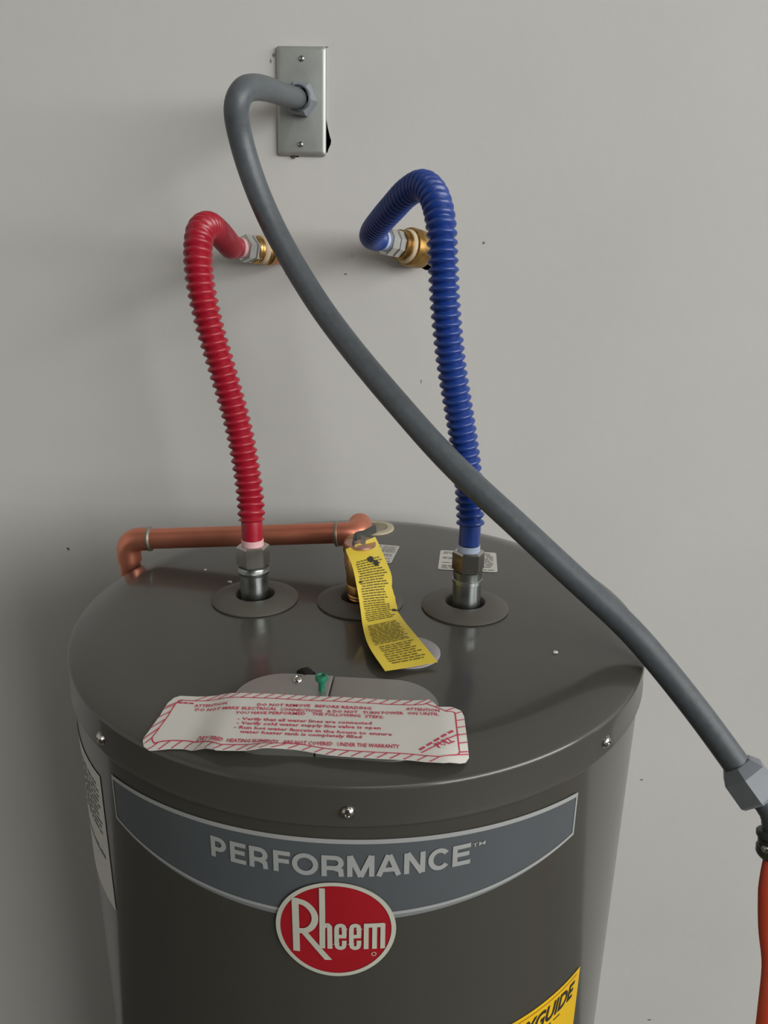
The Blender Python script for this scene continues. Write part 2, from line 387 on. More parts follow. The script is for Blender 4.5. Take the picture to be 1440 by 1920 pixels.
# anode plug at the back and round cap at the front
pl = obj('anode_plug', lathe([(-0.0025, 0.0255), (0.0018, 0.0252), (0.0024, 0.0240), (0.0024, 0.0175), (0.0016, 0.0165)], (-0.0055, 0.2100, 0), seg=48), M_TAN, H)
obj('plug_center', lathe([(0.0016, 0.0166), (0.0022, 0.0150), (0.0022, 0)], (-0.0055, 0.2100, 0), seg=40), M_TAN_D, pl)
obj('round_cap', lathe([(0.0002, 0.0272), (0.0016, 0.0270), (0.0026, 0.0255), (0.0032, 0.018), (0.0034, 0)], (0.0503, -0.0950, 0), seg=48), M_CAP, H)
# junction box cover in two halves
def slab(loop, z0, z1, bev=0.0007):
    bm = bmesh.new()
    cx = sum(p[0] for p in loop)/len(loop); cy = sum(p[1] for p in loop)/len(loop)
    sh = lambda p: (cx+(p[0]-cx)*(1-bev/0.03), cy+(p[1]-cy)*(1-bev/0.04))
    a = [bm.verts.new((x, y, z0)) for x, y in loop]; b = [bm.verts.new((x, y, z1-bev)) for x, y in loop]; c = [bm.verts.new((*sh(p), z1)) for p in loop]
    n = len(loop)
    for p, q in ((a, b), (b, c)):
        for i in range(n): bm.faces.new((p[i], p[(i+1) % n], q[(i+1) % n], q[i]))
    bm.faces.new(c); bm.faces.new(a[::-1])
    bmesh.ops.recalc_face_normals(bm, faces=bm.faces); return bm
full = rrect(-0.0765, -0.2405, 0.0765, -0.1425, 0.036, 10)
def clip(loop, x, keep):
    out = []
    for p, q in zip(loop, loop[1:]+loop[:1]):
        ip, iq = (p[0]-x)*keep >= 0, (q[0]-x)*keep >= 0
        if ip: out.append(p)
        if ip != iq:
            f = (x-p[0])/(q[0]-p[0]); out.append((x, p[1]+f*(q[1]-p[1])))
    return out
obj('cover_plate', slab(clip(full, -0.0064, -1), -0.0045, 0.0032), M_STEELCOV, H, smooth=30)
obj('cover_plate', slab(clip(full, -0.0050, 1), -0.0045, 0.0026), M_STEELCOV, H, smooth=30)
bm = bmesh.new(); pan_head(bm, (-0.0328, -0.1520, 0.0030), (0, 0, 1), 0.0042, 0.0030); obj('cover_screw', bm, M_CHROME, H)
gs = obj('ground_screw', lathe([(0.003, 0.0024), (0.0125, 0.0024)], (-0.0122, -0.1648, 0), seg=16), M_GREEN, H, label='green screw standing up out of the cover plate')
gh = bmesh.new(); add_lathe(gh, [(0.0115, 0.0024), (0.0118, 0.0046), (0.0135, 0.0050), (0.0155, 0.0046), (0.0162, 0.0034), (0.0155, 0.0026), (0.0148, 0.0024), (0.0148, 0)], (-0.0122, -0.1648, 0), seg=12)
add_box(gh, -0.0162, -0.0082, -0.1654, -0.1642, 0.0146, 0.0151)
obj('screw_head', gh, M_GREEN, gs)
# black blob of sealant behind the cover screw
bm = bmesh.new(); bmesh.ops.create_icosphere(bm, subdivisions=3, radius=1.0)
for v in bm.verts:
    n = 1+0.25*math.sin(v.co.x*7+1)*math.cos(v.co.y*9)+0.15*math.sin(v.co.y*13)
    v.co = Vector((-0.0290+v.co.x*0.0066*n, -0.1385+v.co.y*0.0060*n, 0.0008+max(v.co.z, -0.2)*0.0045))
obj('sealant_blob', bm, M_SHADE_SEAL, H)
# front name band
def band_top(u): a = u/arc(42); return -0.0495-0.0072*a*a
def band_bot(u): a = (u-arc(2.2))/arc(42); return -0.1150+0.0195*a*a
UL, UR = arc(-39.6), arc(44.0); NB = 60
us = [UL+(UR-UL)*k/NB for k in range(NB+1)]
a = Art(); a.poly([(u, band_bot(u)) for u in us]+[(u, band_top(u)) for u in us[::-1]])
BAND = a.build('name_band', M_BAND, H, on_body(0.0004), cut=(0.004, 0), smooth=35)
a = Art()
for u0, u1 in zip(us[:-1], us[1:]):
    a.tris([(u0, band_top(u0)), (u0, band_top(u0)-0.0036), (u1, band_top(u1)-0.0036), (u1, band_top(u1))], [(0, 1, 2), (0, 2, 3)])
    a.tris([(u0, band_bot(u0)+0.0026), (u0, band_bot(u0)), (u1, band_bot(u1)), (u1, band_bot(u1)+0.0026)], [(0, 1, 2), (0, 2, 3)])
a.rect(UL, band_bot(UL), UL+0.0018, band_top(UL)); a.rect(UR-0.0018, band_bot(UR), UR, band_top(UR))
a.build('band_border', M_SILVER, BAND, on_body(0.0007), cut=(0.004, 0))
a = Art()
for u0, u1 in zip(us[:-1], us[1:]):
    w = lambda u: 0.0042*min(1, 1.02-abs(u-arc(2.2))/arc(42)*0.95)
    a.tris([(u0, band_bot(u0)), (u0, band_bot(u0)-w(u0)), (u1, band_bot(u1)-w(u1)), (u1, band_bot(u1))], [(0, 1, 2), (0, 2, 3)])
a.build('band_lower_edge', M_SILVER_D, BAND, on_body(0.0004), cut=(0.004, 0))
a = Art(); LW, LH = 0.0036, 0.0174
def letter(ch, u0, w, base):
    h, q = LH, LW/2; P = lambda x, y: (u0+x, base+y)
    st = lambda pts: a.stroke([P(*p) for p in pts], LW)
    def arcp(cx, cy, rx, ry, a0, a1, n=12): return [(cx+rx*math.cos(math.radians(a0+(a1-a0)*k/n)), cy+ry*math.sin(math.radians(a0+(a1-a0)*k/n))) for k in range(n+1)]
    if ch in 'PERF': st([(q, 0), (q, h)])
    if ch in 'PR':
        r = h*0.245; st([(0, h-q), (w-q-r*1.2, h-q)] + arcp(w-q-r, h-q-r, r, r, 88, -88) + [(0, h-q-2*r)])
        if ch == 'R': st([(w*0.52, h-q-2*r), (w-q*1.2, h*0.30), (w-q*0.9, 0)])
    if ch in 'EF':
        st([(0, h-q), (w, h-q)]); st([(0, h*0.53), (w*0.93, h*0.53)])
        if ch == 'E': st([(0, q), (w, q)])
    if ch in 'OC':
        rx, ry = w/2-q, h/2-q*0.8
        st(arcp(w/2, h/2, rx, ry, 0, 360, 40) if ch == 'O' else arcp(w/2, h/2, rx, ry, 38, 322, 34))
    if ch == 'M': st([(q, 0), (q, h)]); st([(w-q, 0), (w-q, h)]); st([(q*1.1, h), (w/2, 0.0)]); st([(w-q*1.1, h), (w/2, 0.0)])
    if ch == 'A': st([(q*0.9, 0), (w/2-q*0.2, h)]); st([(w-q*0.9, 0), (w/2+q*0.2, h)]); st([(w*0.22, h*0.30), (w*0.78, h*0.30)])
    if ch == 'N': st([(q, 0), (q, h)]); st([(w-q, 0), (w-q, h)]); st([(q*1.2, h), (w-q*1.2, 0)])
K = (arc(22.8)-arc(-17.2))/1238
for ch, x0, x1 in (('P',45,128),('E',148,228),('R',245,335),('F',362,442),('O',450,572),('R',586,688),('M',703,827),('A',836,950),('N',963,1062),('C',1076,1184),('E',1193,1283)):
    letter(ch, arc(-17.2)+(x0-45)*K, (x1-x0)*K, -0.0800)
a.text('TM', (arc(23.0), -0.0668), (arc(25.2), -0.0668), 0.0030, bold=0.01)
a.build('lettering', M_SILVER, BAND, on_body(0.0009), cut=(0.004, 0))
# red oval badge
BC = (arc(2.3), -0.1257)
a = Art(); a.poly(circle(*BC, 0.0415, 0.0412, 72))
BADGE = a.build('oval_badge', M_RED_B, H, on_body(0.0014), cut=(0.005, 0), smooth=35)
a = Art()
ci, co = circle(*BC, 0.0385, 0.0384, 72), circle(*BC, 0.0417, 0.0414, 72)
for i in range(72): a.tris([ci[i], co[i], co[(i+1) % 72], ci[(i+1) % 72]], [(0, 1, 2), (0, 2, 3)])
a.build('badge_rim', M_WHITE_L, BADGE, on_body(0.0018), cut=(0.005, 0))
KX, KY = 0.083/1207, 0.0824/965
def zz(pts): return [(BC[0]+(x-707)*KX, BC[1]-(y-555)*KY) for x, y in pts]
a = Art(); sx = 70*KX
def bez(p, n=8):   # polyline through points, smoothed
    q = catmull([(x, y, 0) for x, y in p], n); return [(v.x, v.y) for v in q]
a.stroke(zz([(308, 250), (311, 800)]), 70*KX)
a.stroke(zz([(276, 282)] + bez([(340, 280), (400, 294), (462, 340), (500, 405), (500, 475), (462, 540), (405, 575), (335, 582)])), 60*KX*1.1)
a.poly(zz([(355, 590), (428, 590), (672, 862), (600, 868)]))
a.stroke(zz([(578, 130), (578, 400), (574, 745)]), 58*KX)
a.stroke(zz([(590, 520)] + bez([(612, 503), (632, 500), (650, 520)], 4) + [(651, 745)]), 50*KX)
for dx in (0, 147):
    a.stroke(zz([(x+dx, y) for x, y in [(795, 612), (795, 540)] + bez([(795, 540), (785, 508), (757, 498), (729, 508), (719, 540)], 5) + [(719, 690)] + bez([(719, 690), (729, 724), (757, 734), (785, 724), (795, 695)], 5) + [(795, 655)]]), 46*KX)
    a.stroke(zz([(720+dx, 612), (815+dx, 612)]), 46*KX*1.0)
for x in (1014, 1098, 1180): a.stroke(zz([(x, 485), (x, 745)]), 48*KX)
a.stroke(zz([(992, 500), (1190, 500)]), 52*KX)
rr0, rr1 = zz(circle(1093, 800, 18, 15, 16)), zz(circle(1093, 800, 26, 21, 16))
for i in range(16): a.tris([rr0[i], rr1[i], rr1[(i+1) % 16], rr0[(i+1) % 16]], [(0, 1, 2), (0, 2, 3)])
a.build('badge_lettering', M_WHITE_L, BADGE, on_body(0.0020), cut=(0.005, 0))
# yellow energy label, mostly below the picture's lower edge
a = Art(); a.rect(arc(22.5), -0.44, arc(52.0), -0.2545)
EN = a.build('energy_label', M_ENERGY, H, on_body(0.0005), cut=(0.006, 0), label='yellow energy label on the lower right of the tank')
a = Art(); a.text('ENERGYGUIDE', (arc(24.6), -0.2800), (arc(50.4), -0.2795), 0.0165, bold=0.03, shear=0.25, res=3)
for k in range(8): a.rect(arc(26+k*2.6), -0.2860, arc(27.9+k*2.6), -0.2848)
a.build('label_lettering', M_INKBLK, EN, on_body(0.0008), cut=(0.005, 0))
a = Art(); a.rect(arc(24), -0.2590, arc(50.8), -0.2582); a.build('label_rule', M_INKORG, EN, on_body(0.0008), cut=(0.005, 0))
# white rating label round the left side
a = Art(); a.rect(arc(-78), -0.2045, arc(-44.8), -0.0715)
SL = a.build('rating_label', M_WHITE_P, H, on_body(0.0005), cut=(0.006, 0), label='white printed label wrapping the left side of the tank')
a = Art(); rnd = random.Random(2)
for k in range(10):
    v = -0.086-k*0.0052; u = arc(-76)
    while u < arc(-46.5)-0.004:
        w = rnd.uniform(0.004, 0.014); a.rect(u, v, min(u+w, arc(-46.5)), v+0.0021); u += w+0.0022
for v, h in ((-0.158, 0.0045),):
    u = arc(-74)
    while u < arc(-47): a.rect(u, v, u+0.0035, v+h*rnd.uniform(.6, 1.2)); u += 0.0052
a.build('label_print', M_INKGRY, SL, on_body(0.0008), cut=(0.005, 0))['kind'] = 'stuff'
# printed stickers lying flat on the lid behind the pipes
def lid_sticker(q, name, rows, seed):
    q = [Vector(p) for p in q]           # corners: far left, far right, near right, near left
    f = lambda off: (lambda u, v, w=0: (lambda p: Vector((p.x, p.y, off+w)))((q[3].lerp(q[2], u)).lerp(q[0].lerp(q[1], u), v)))
    a = Art(); a.poly(rrect(0, 0, 1, 1, 0.05, 4)); s = a.build(name, M_WHITE_P, H, f(0.0004))
    a = Art(); rnd = random.Random(seed)
    for c0, c1 in ((0.06, 0.47), (0.54, 0.94)):
        for k in range(rows):
            v = 0.90-0.82*k/(rows-1); u = c0
            if rnd.random() < 0.12: continue
            while u < c1-0.03:
                w = rnd.uniform(0.04, 0.14); a.rect(u, v-0.012, min(u+w, c1), v+0.018); u += w+0.025
    a.build('sticker_print', M_INKGRY, s, f(0.0006))
lid_sticker([(0.0765, 0.1449), (0.1387, 0.1435), (0.1367, 0.0864), (0.0739, 0.0884)], 'lid_sticker', 13, 1)
lid_sticker([(-0.0080, 0.1570), (0.0301, 0.1523), (0.0236, 0.0995), (-0.0145, 0.1042)], 'lid_sticker', 12, 5)

# ---------------------------------------------------------------- warning sheet lying over the junction cover
def sheet_h(x, y):
    def ss(a, b, t): t = min(1, max(0, (t-a)/(b-a))); return t*t*(3-2*t)
    p = ss(-0.094, -0.072, x)*(1-ss(0.078, 0.106, x))
    z = p*0.0044+(1-p)*(dome(min(math.hypot(x, y), R_LID))+0.0012)
    return z+0.0026*math.exp(-((x+0.038)/0.012)**2)*math.exp(-((y+0.2445)/0.0085)**2)
OUT = [(-0.1279,-0.2276),(-0.1253,-0.2326),(-0.1202,-0.2363),(-0.1138,-0.2356),(-0.1062,-0.2355),(-0.0958,-0.2365),(-0.0847,-0.2407),(-0.0701,-0.2475),(-0.0584,-0.2469),(-0.0494,-0.2471),(-0.0434,-0.2465),(-0.0397,-0.2456),(-0.0332,-0.2447),(-0.0267,-0.2430),(-0.0195,-0.2421),(-0.0114,-0.2431),(-0.0037,-0.2447),(0.0035,-0.2457),(0.0131,-0.2462),(0.0222,-0.2464),(0.0380,-0.2465),(0.0499,-0.2462),(0.0586,-0.2463),(0.0676,-0.2471),(0.0794,-0.2470),(0.0907,-0.2411),(0.0947,-0.2377),(0.0969,-0.2327),(0.0963,-0.2206),(0.0954,-0.2049),(0.0946,-0.1893),(0.0927,-0.1829),(0.0863,-0.1802),(0.0812,-0.1812),(0.0762,-0.1821),(0.0726,-0.1765),(0.0696,-0.1729),(0.0635,-0.1741),(0.0567,-0.1754),(0.0380,-0.1762),(0.0193,-0.1758),(0.0006,-0.1757),(-0.0182,-0.1765),(-0.0321,-0.1764),(-0.0458,-0.1762),(-0.0589,-0.1768),(-0.0721,-0.1773),(-0.0803,-0.1771),(-0.0876,-0.1776),(-0.0960,-0.1793),(-0.1031,-0.1802),(-0.1164,-0.1804),(-0.1200,-0.1833),(-0.1223,-0.1901),(-0.1231,-0.2056),(-0.1259,-0.2179),(-0.1282,-0.2247)]
def inset(loop, d):
    n = len(loop); out = []
    for i in range(n):
        p0, p, p1 = Vector(loop[i-1]), Vector(loop[i]), Vector(loop[(i+1) % n])
        t = ((p-p0).normalized()+(p1-p).normalized()).normalized(); out.append(tuple(p+Vector((-t.y, t.x))*d))
    return out
sheet = lambda off: (lambda u, v, w=0: Vector((u, v, sheet_h(u, v)+off+w)))
a = Art(); a.poly(OUT)
WS = a.build('warning_sheet', M_WHITE_P, None, sheet(0.0), cut=(0.006, 0.008), at=(0, -0.21, 0.0), thick=0.0004, smooth=35)
tag(WS, 'white warning sheet with red striped border and red print, lying over the steel cover plate', 'warning label')
IN = inset(OUT, 0.0062)
IN = [p for i, p in enumerate(IN) if i not in (34, 35)]
a = Art(); a.stroke(IN+[IN[0]], 0.0009)
def seg_hit(p, d, loop):
    best = None
    for q0, q1 in zip(loop, loop[1:]+loop[:1]):
        ex, ey = q1[0]-q0[0], q1[1]-q0[1]; den = d[0]*ey-d[1]*ex
        if abs(den) < 1e-12: continue
        t = ((q0[0]-p[0])*ey-(q0[1]-p[1])*ex)/den; s = ((q0[0]-p[0])*d[1]-(q0[1]-p[1])*d[0])/den
        if t > 1e-6 and 0 <= s <= 1 and (best is None or t < best): best = t
    return best
P = [Vector((x, y, 0)) for x, y in IN]; P.append(P[0]); P, _ = resample(P, 0.0086)
for i, p in enumerate(P[:-1]):
    t = (P[i+1]-P[i]).normalized(); bottom = t.x > 0.7; top = t.x < -0.7; right = t.y > 0.5
    d = (-0.74, -0.67) if bottom else (0.74, 0.67) if top else (0.85, 0.52) if right else (-0.72, -0.69)
    hit = seg_hit((p.x, p.y), d, OUT)
    if hit and hit < 0.016: a.stroke([(p.x, p.y), (p.x+d[0]*hit, p.y+d[1]*hit)], 0.00085)
DIAG = [(0.0653,-0.2382),(0.0729,-0.2311),(0.0822,-0.2209),(0.0907,-0.2127)]
a.stroke(DIAG, 0.0009)
a.build('striped_border', M_INKRED, WS, sheet(0.0006), cut=(0.006, 0.008))
a = Art(); TX = lambda s, p0, p1, cap, b=0.022: a.text(s, p0, p1, cap, bold=b, res=1)
CP = 0.0036
TX('DO NOT REMOVE', (-0.0550, -0.1936), (-0.0164, -0.1914), CP)
TX('BEFORE READING', (-0.0129, -0.1914), (0.0278, -0.1906), CP)
TX('DO NOT MAKE', (-0.0996, -0.1992), (-0.0673, -0.1993), CP)
TX('ELECTRICAL', (-0.0650, -0.1991), (-0.0397, -0.1977), CP)
TX('CONNECTIONS', (-0.0374, -0.1979), (-0.0069, -0.1974), CP)
TX('& DO NOT', (-0.0035, -0.1972), (0.0187, -0.1963), CP)
TX('TURN POWER', (0.0222, -0.1966), (0.0515, -0.1945), CP)
TX('ON UNTIL', (0.0542, -0.1943), (0.0766, -0.1935), CP)
TX('YOU HAVE', (-0.0681, -0.2052), (-0.0458, -0.2034), CP)
TX('PERFORMED', (-0.0443, -0.2033), (-0.0181, -0.2018), CP)
TX('THE FOLLOWING', (-0.0135, -0.2017), (0.0211, -0.2008), CP)
TX('STEPS:', (0.0242, -0.2011), (0.0375, -0.2012), CP)
TX('- Verify that all water lines are connected', (-0.0648, -0.2122), (0.0298, -0.2092), CP)
TX('- Verify cold water supply line valve is open', (-0.0642, -0.2174), (0.0366, -0.2143), CP)
TX('- Run hot water faucets in the house to ensure', (-0.0648, -0.2226), (0.0448, -0.2210), CP)
TX('water heater tank is completely filled', (-0.0594, -0.2274), (0.0244, -0.2260), CP)
TX('DRY FIRED', (-0.0885, -0.2319), (-0.0690, -0.2384), 0.0042)
TX('HEATING ELEMENTS', (-0.0657, -0.2384), (-0.0307, -0.2377), 0.0042)
TX('ARE NOT COVERED', (-0.0276, -0.2371), (0.0060, -0.2359), 0.0042)
TX('UNDER THE WARRANTY', (0.0089, -0.2359), (0.0506, -0.2347), 0.0042)
TX('ATTENTION', (-0.1015, -0.1945), (-0.0778, -0.1925), 0.0036)
TX('ATTENTION', (0.0528, -0.1889), (0.0770, -0.1887), 0.0036)
TX('PULL', (0.0772, -0.2319), (0.0877, -0.2220), 0.0060)
for k in range(5): a.stroke([(0.0640+k*0.0048, -0.2352+k*0.0053), (0.0674+k*0.0048, -0.2314+k*0.0053)], 0.0018)
for k in range(3): a.rect(-0.1150+k*0.0042, -0.1908, -0.1116+k*0.0042, -0.1890)
a.build('warning_print', M_INKRED, WS, sheet(0.0007), cut=(0.008, 0))

# ---------------------------------------------------------------- relief valve, discharge pipe, hanging tag
tx, ty = TP
V = thing('relief_valve', 'small brass relief valve with a folded grey lever on top, between the two hoses', 'valve', (tx, ty, 0))
obj('valve_body', lathe([(-0.012, 0), (-0.012, 0.0108), (0.004, 0.0108), (0.0045, 0.0118), (0.006, 0.0112), (0.0075, 0.0120), (0.009, 0.0112), (0.0105, 0.0122), (0.0115, 0.0132), (0.0180, 0.0134), (0.0195, 0.0126), (0.0210, 0.0132), (0.046, 0.0136), (0.0475, 0.0126), (0.052, 0.0126), (0.054, 0.010), (0.054, 0)], (tx, ty, 0), seg=36), M_BRASS, V)
obj('outlet', lathe([(0, 0.0100), (0.020, 0.0120), (0.050, 0.0120), (0.0505, 0.0135), (0.060, 0.0135), (0.060, 0)], (tx-0.004, ty, 0.034), (-0.1, 1, 0), 28), M_BRASS, V)
obj('valve_cap', lathe([(0.0575, 0), (0.0575, 0.0138), (0.0580, 0.0146), (0.0600, 0.0146), (0.0606, 0.0138), (0.0606, 0)], (tx, ty, 0), seg=40), M_PINKBR, V)
bm = bmesh.new()
def strip(bm, pts, w, th, side):
    side = Vector(side).normalized(); pts = [Vector(p) for p in pts]; n = len(pts); rows = []
    for i in range(n):
        t = (pts[min(i+1, n-1)]-pts[max(i-1, 0)]).normalized(); nn = t.cross(side).normalized()
        rows.append([bm.verts.new(pts[i]+side*(s*w/2)+nn*(q*th/2)) for s, q in ((-1, -1), (1, -1), (1, 1), (-1, 1))])
    for p, q in zip(rows[:-1], rows[1:]):
        for k in range(4): bm.faces.new((p[k], p[(k+1) % 4], q[(k+1) % 4], q[k]))
    bm.faces.new(rows[0][::-1]); bm.faces.new(rows[-1]); bmesh.ops.recalc_face_normals(bm, faces=bm.faces)
strip(bm, [(-0.0045, -0.001, 0.0606), (-0.0046, -0.001, 0.0660), (-0.0020, 0, 0.0680), (0.0040, 0.001, 0.0690), (0.0145, 0.0045, 0.0742)], 0.0085, 0.0011, (-0.2, 0.78, 0.6))
strip(bm, [(0.0030, -0.0035, 0.0606), (0.0032, -0.0035, 0.0690)], 0.0048, 0.0010, (1, 0.2, 0))
obj('lever', bm, M_ZINC, V, smooth=30)
obj('lever_pin', tube([Vector((-0.0060, -0.0052, 0.0600)), Vector((-0.0052, -0.0050, 0.0660)), Vector((-0.0044, 0.0040, 0.0688))], lambda i, n: 0.0011, 10), M_CLAMP, V)

PR, PL = Vector((-0.020, 0.0900, 0.0375)), Vector((-0.2500, 0.0900, 0.0205)); dp = (PL-PR).normalized()
DP = thing('discharge_pipe', 'copper discharge pipe running along behind the red hose and down past the tank rim', 'pipe', (-0.13, 0.09, 0.028))
obj('straight_pipe', tube([PR+dp*0.012, PL-dp*0.006], lambda i, n: 0.0111, 32), M_COPPER, DP)
def elbow(name, p, d0, d1, rad=0.0126, bend=0.018, leg=0.010):
    d0, d1 = Vector(d0).normalized(), Vector(d1).normalized()
    pts = [p-d0*(bend+leg), p-d0*(bend+leg*0.5), p-d0*bend] + [p-d0*bend*(1-t)**2+d1*bend*t*t for t in [k/10 for k in range(1, 10)]] + [p+d1*bend, p+d1*(bend+leg*0.5), p+d1*(bend+leg)]
    return obj(name, tube(pts, lambda i, n: rad, 32), M_COPPER, DP), pts
PC = PL + Vector((-0.0125, 0, -0.001))
e1, q1 = elbow('pipe_elbow', PC, dp, (0.03, 0.02, -1), bend=0.015)
obj('solder_ring', lathe([(0, 0.0126), (0.0006, 0.0134), (0.0026, 0.0134), (0.0042, 0.0112)], q1[0]+dp*0.001, -dp, 28), M_SOLDER, e1)
obj('drop_pipe', tube([PC+Vector((0.0006, 0.0003, -0.018)), PC+Vector((0.002, 0.002, -0.30)), PC+Vector((0.002, 0.002, -1.10))], lambda i, n: 0.0111, 28), M_COPPER, DP)
PE = Vector((0.0065-0.016, 0.0900, 0.0368))
e2, q2 = elbow('pipe_elbow', PE, (0.1, -1, -0.10), dp, bend=0.016, leg=0.008)
for o2 in (): pass
obj('solder_ring', lathe([(0, 0.0126), (0.0006, 0.0134), (0.0026, 0.0134), (0.0042, 0.0112)], q2[-1]-dp*0.001, dp, 28), M_SOLDER, e2)

TL = [(-0.0120,-0.0135,0.0590),(-0.0108,-0.0172,0.0570),(-0.0045,-0.0280,0.0492),(0.0007,-0.0400,0.0364),(0.0053,-0.0520,0.0213),(0.0095,-0.0700,0.0111),(0.0187,-0.1080,0.0110),(0.0338,-0.1351,0.0050)]
TR = [(0.0135,0.0060,0.0650),(0.0165,0.0060,0.0590),(0.0240,0.0020,0.0436),(0.0307,-0.0060,0.0294),(0.0307,-0.0180,0.0135),(0.0415,-0.0420,0.0075),(0.0592,-0.0903,0.0110),(0.0753,-0.1167,0.0050)]
NT = 56
cl, _ = resample(catmull(TL, 10), 0.0004); cr, _ = resample(catmull(TR, 10), 0.0004)
def tagpt(u, v, off=0.0):     # u across, v from the top down
    f = lambda c: c[int(v*(len(c)-1))].lerp(c[min(int(v*(len(c)-1))+1, len(c)-1)], v*(len(c)-1)-int(v*(len(c)-1)))
    A, B = f(cl), f(cr); n = Vector((0.1, -0.75, 0.66)).normalized()
    return A.lerp(B, u) + n*(0.0016*math.sin(u*PI)*math.sin(v*5) + off)
a = Art()
notch = [(0, 0), (1, 0), (1, 0.29), (1.15, 0.355), (1.08, 0.43), (1.0, 0.46), (1, 1), (0, 1)]
a.poly(notch)
TG = a.build('hang_tag', M_YELLOW, None, lambda u, v, w=0: tagpt(min(u, 1.15), v, w), cut=(0.125, 0.03), at=(0.0, -0.016, 0.057), thick=0.0003, smooth=35)
tag(TG, 'long yellow printed paper tag hanging from the brass relief valve and curling onto the lid', 'tag')
a = Art(); rnd = random.Random(9); v = 0.115; k = 0
while v < 0.965:
    if abs(v-0.525) < 0.008 or abs(v-0.795) < 0.012: v += 0.014; continue
    u = 0.12+(0.03 if k % 5 == 0 else 0); e = 0.9-rnd.random()*0.12
    if v > 0.8: u += 0.06
    while u < e-0.03:
        w = min(rnd.uniform(0.05, 0.18), e-u); a.rect(u, v, u+w, v+0.0070); u += w+0.025
    v += 0.0155 if v < 0.79 else 0.0175; k += 1
a.build('tag_print', M_INKTAG, TG, lambda u, v, w=0: tagpt(u, v, 0.0006+w), cut=(0.125, 0.03))
for (u, v, ru, rv, sd) in ((0.58, 0.120, 0.10, 0.020, 1), (0.68, 0.146, 0.07, 0.018, 2), (0.94, 0.455, 0.07, 0.012, 3), (0.12, 0.245, 0.04, 0.008, 4)):
    a = Art(); rnd = random.Random(sd*31)
    a.poly([(u+ru*(1+0.3*rnd.uniform(-1, 1))*math.cos(2*PI*k/12), v+rv*(1+0.3*rnd.uniform(-1, 1))*math.sin(2*PI*k/12)) for k in range(12)])
    a.build('ink_smudge', M_INKBLK, TG, lambda u, v, w=0: tagpt(u, v, 0.0009+w), cut=(0.125, 0.03))

# ---------------------------------------------------------------- the two ribbed water hoses and their fittings
def stub(name, label, w, e, cold):
    d = (e-w).normalized(); t = thing(name, label, 'pipe fitting', w)
    if cold:
        obj('brass_coupling', lathe([(-0.004, 0.014), (0.006, 0.016), (0.008, 0.0205), (0.012, 0.0215), (0.028, 0.0220), (0.031, 0.0212), (0.0325, 0.0176), (0.039, 0.0172), (0.0405, 0.0160), (0.042, 0.0168), (0.0435, 0.0158), (0.046, 0.0164), (0.047, 0.0)], w, d, 40), M_BRASS_T, t)
        tp = [(0.0315, 0.0180), (0.0325, 0.0192), (0.0345, 0.0186), (0.036, 0.0178), (0.0375, 0.0165)]
    else:
        obj('copper_stub', lathe([(-0.03, 0.0111), (0.004, 0.0111), (0.005, 0.0140), (0.016, 0.0143), (0.017, 0.012)], w, d, 32), M_COPPER, t)
        obj('brass_adapter', lathe([(0.014, 0.0), (0.014, 0.0152), (0.016, 0.0160), (0.022, 0.0160), (0.023, 0.0148), (0.026, 0.0158), (0.028, 0.0148), (0.036, 0.0150), (0.038, 0.0160), (0.040, 0.0150), (0.0415, 0.0158), (0.044, 0.0150), (0.044, 0.0)], w, d, 32), M_BRASS, t)
        tp = [(0.0290, 0.0150), (0.0300, 0.0162), (0.0320, 0.0156), (0.0345, 0.0164), (0.0365, 0.0150)]
    if cold: obj('copper_stub', lathe([(-0.03, 0.0111), (0.006, 0.0111)], w, d, 28), M_COPPER, t)
    obj('thread_tape', lathe(tp, w, d, 36), M_TAPE, t)
    return t
RED = [(-0.1622,0.2500,0.3207),(-0.1690,0.2390,0.3214),(-0.1668,0.2150,0.3216),(-0.1580,0.1780,0.3226),(-0.1530,0.1400,0.3285),(-0.1505,0.1030,0.3355),(-0.1493,0.0684,0.3391),(-0.1497,0.0472,0.3326),(-0.1487,0.0340,0.3150),(-0.1463,0.0264,0.2950),(-0.1429,0.0227,0.2771),(-0.1370,0.0203,0.2497),(-0.1308,0.0193,0.2264),(-0.1227,0.0185,0.1952),(-0.1149,0.0165,0.1636),(-0.1085,0.0125,0.1289),(-0.1040,0.0060,0.0991),(-0.1018,-0.0010,0.0800),(-0.1016,-0.0020,0.0600)]
BLU = [(0.0014,0.2500,0.3304),(-0.0060,0.2400,0.3320),(-0.0105,0.2150,0.3335),(-0.0060,0.1750,0.3385),(0.0048,0.1398,0.3472),(0.0191,0.1022,0.3581),(0.0342,0.0700,0.3694),(0.0481,0.0437,0.3732),(0.0583,0.0220,0.3630),(0.0644,0.0062,0.3429),(0.0672,-0.0006,0.3160),(0.0702,-0.0042,0.2823),(0.0741,-0.0046,0.2520),(0.0784,-0.0028,0.2250),(0.0850,-0.0005,0.1926),(0.0910,0.0019,0.1637),(0.0962,0.0029,0.1342),(0.0996,0.0030,0.1036),(0.1012,0.0000,0.0850),(0.1010,-0.001,0.0640)]
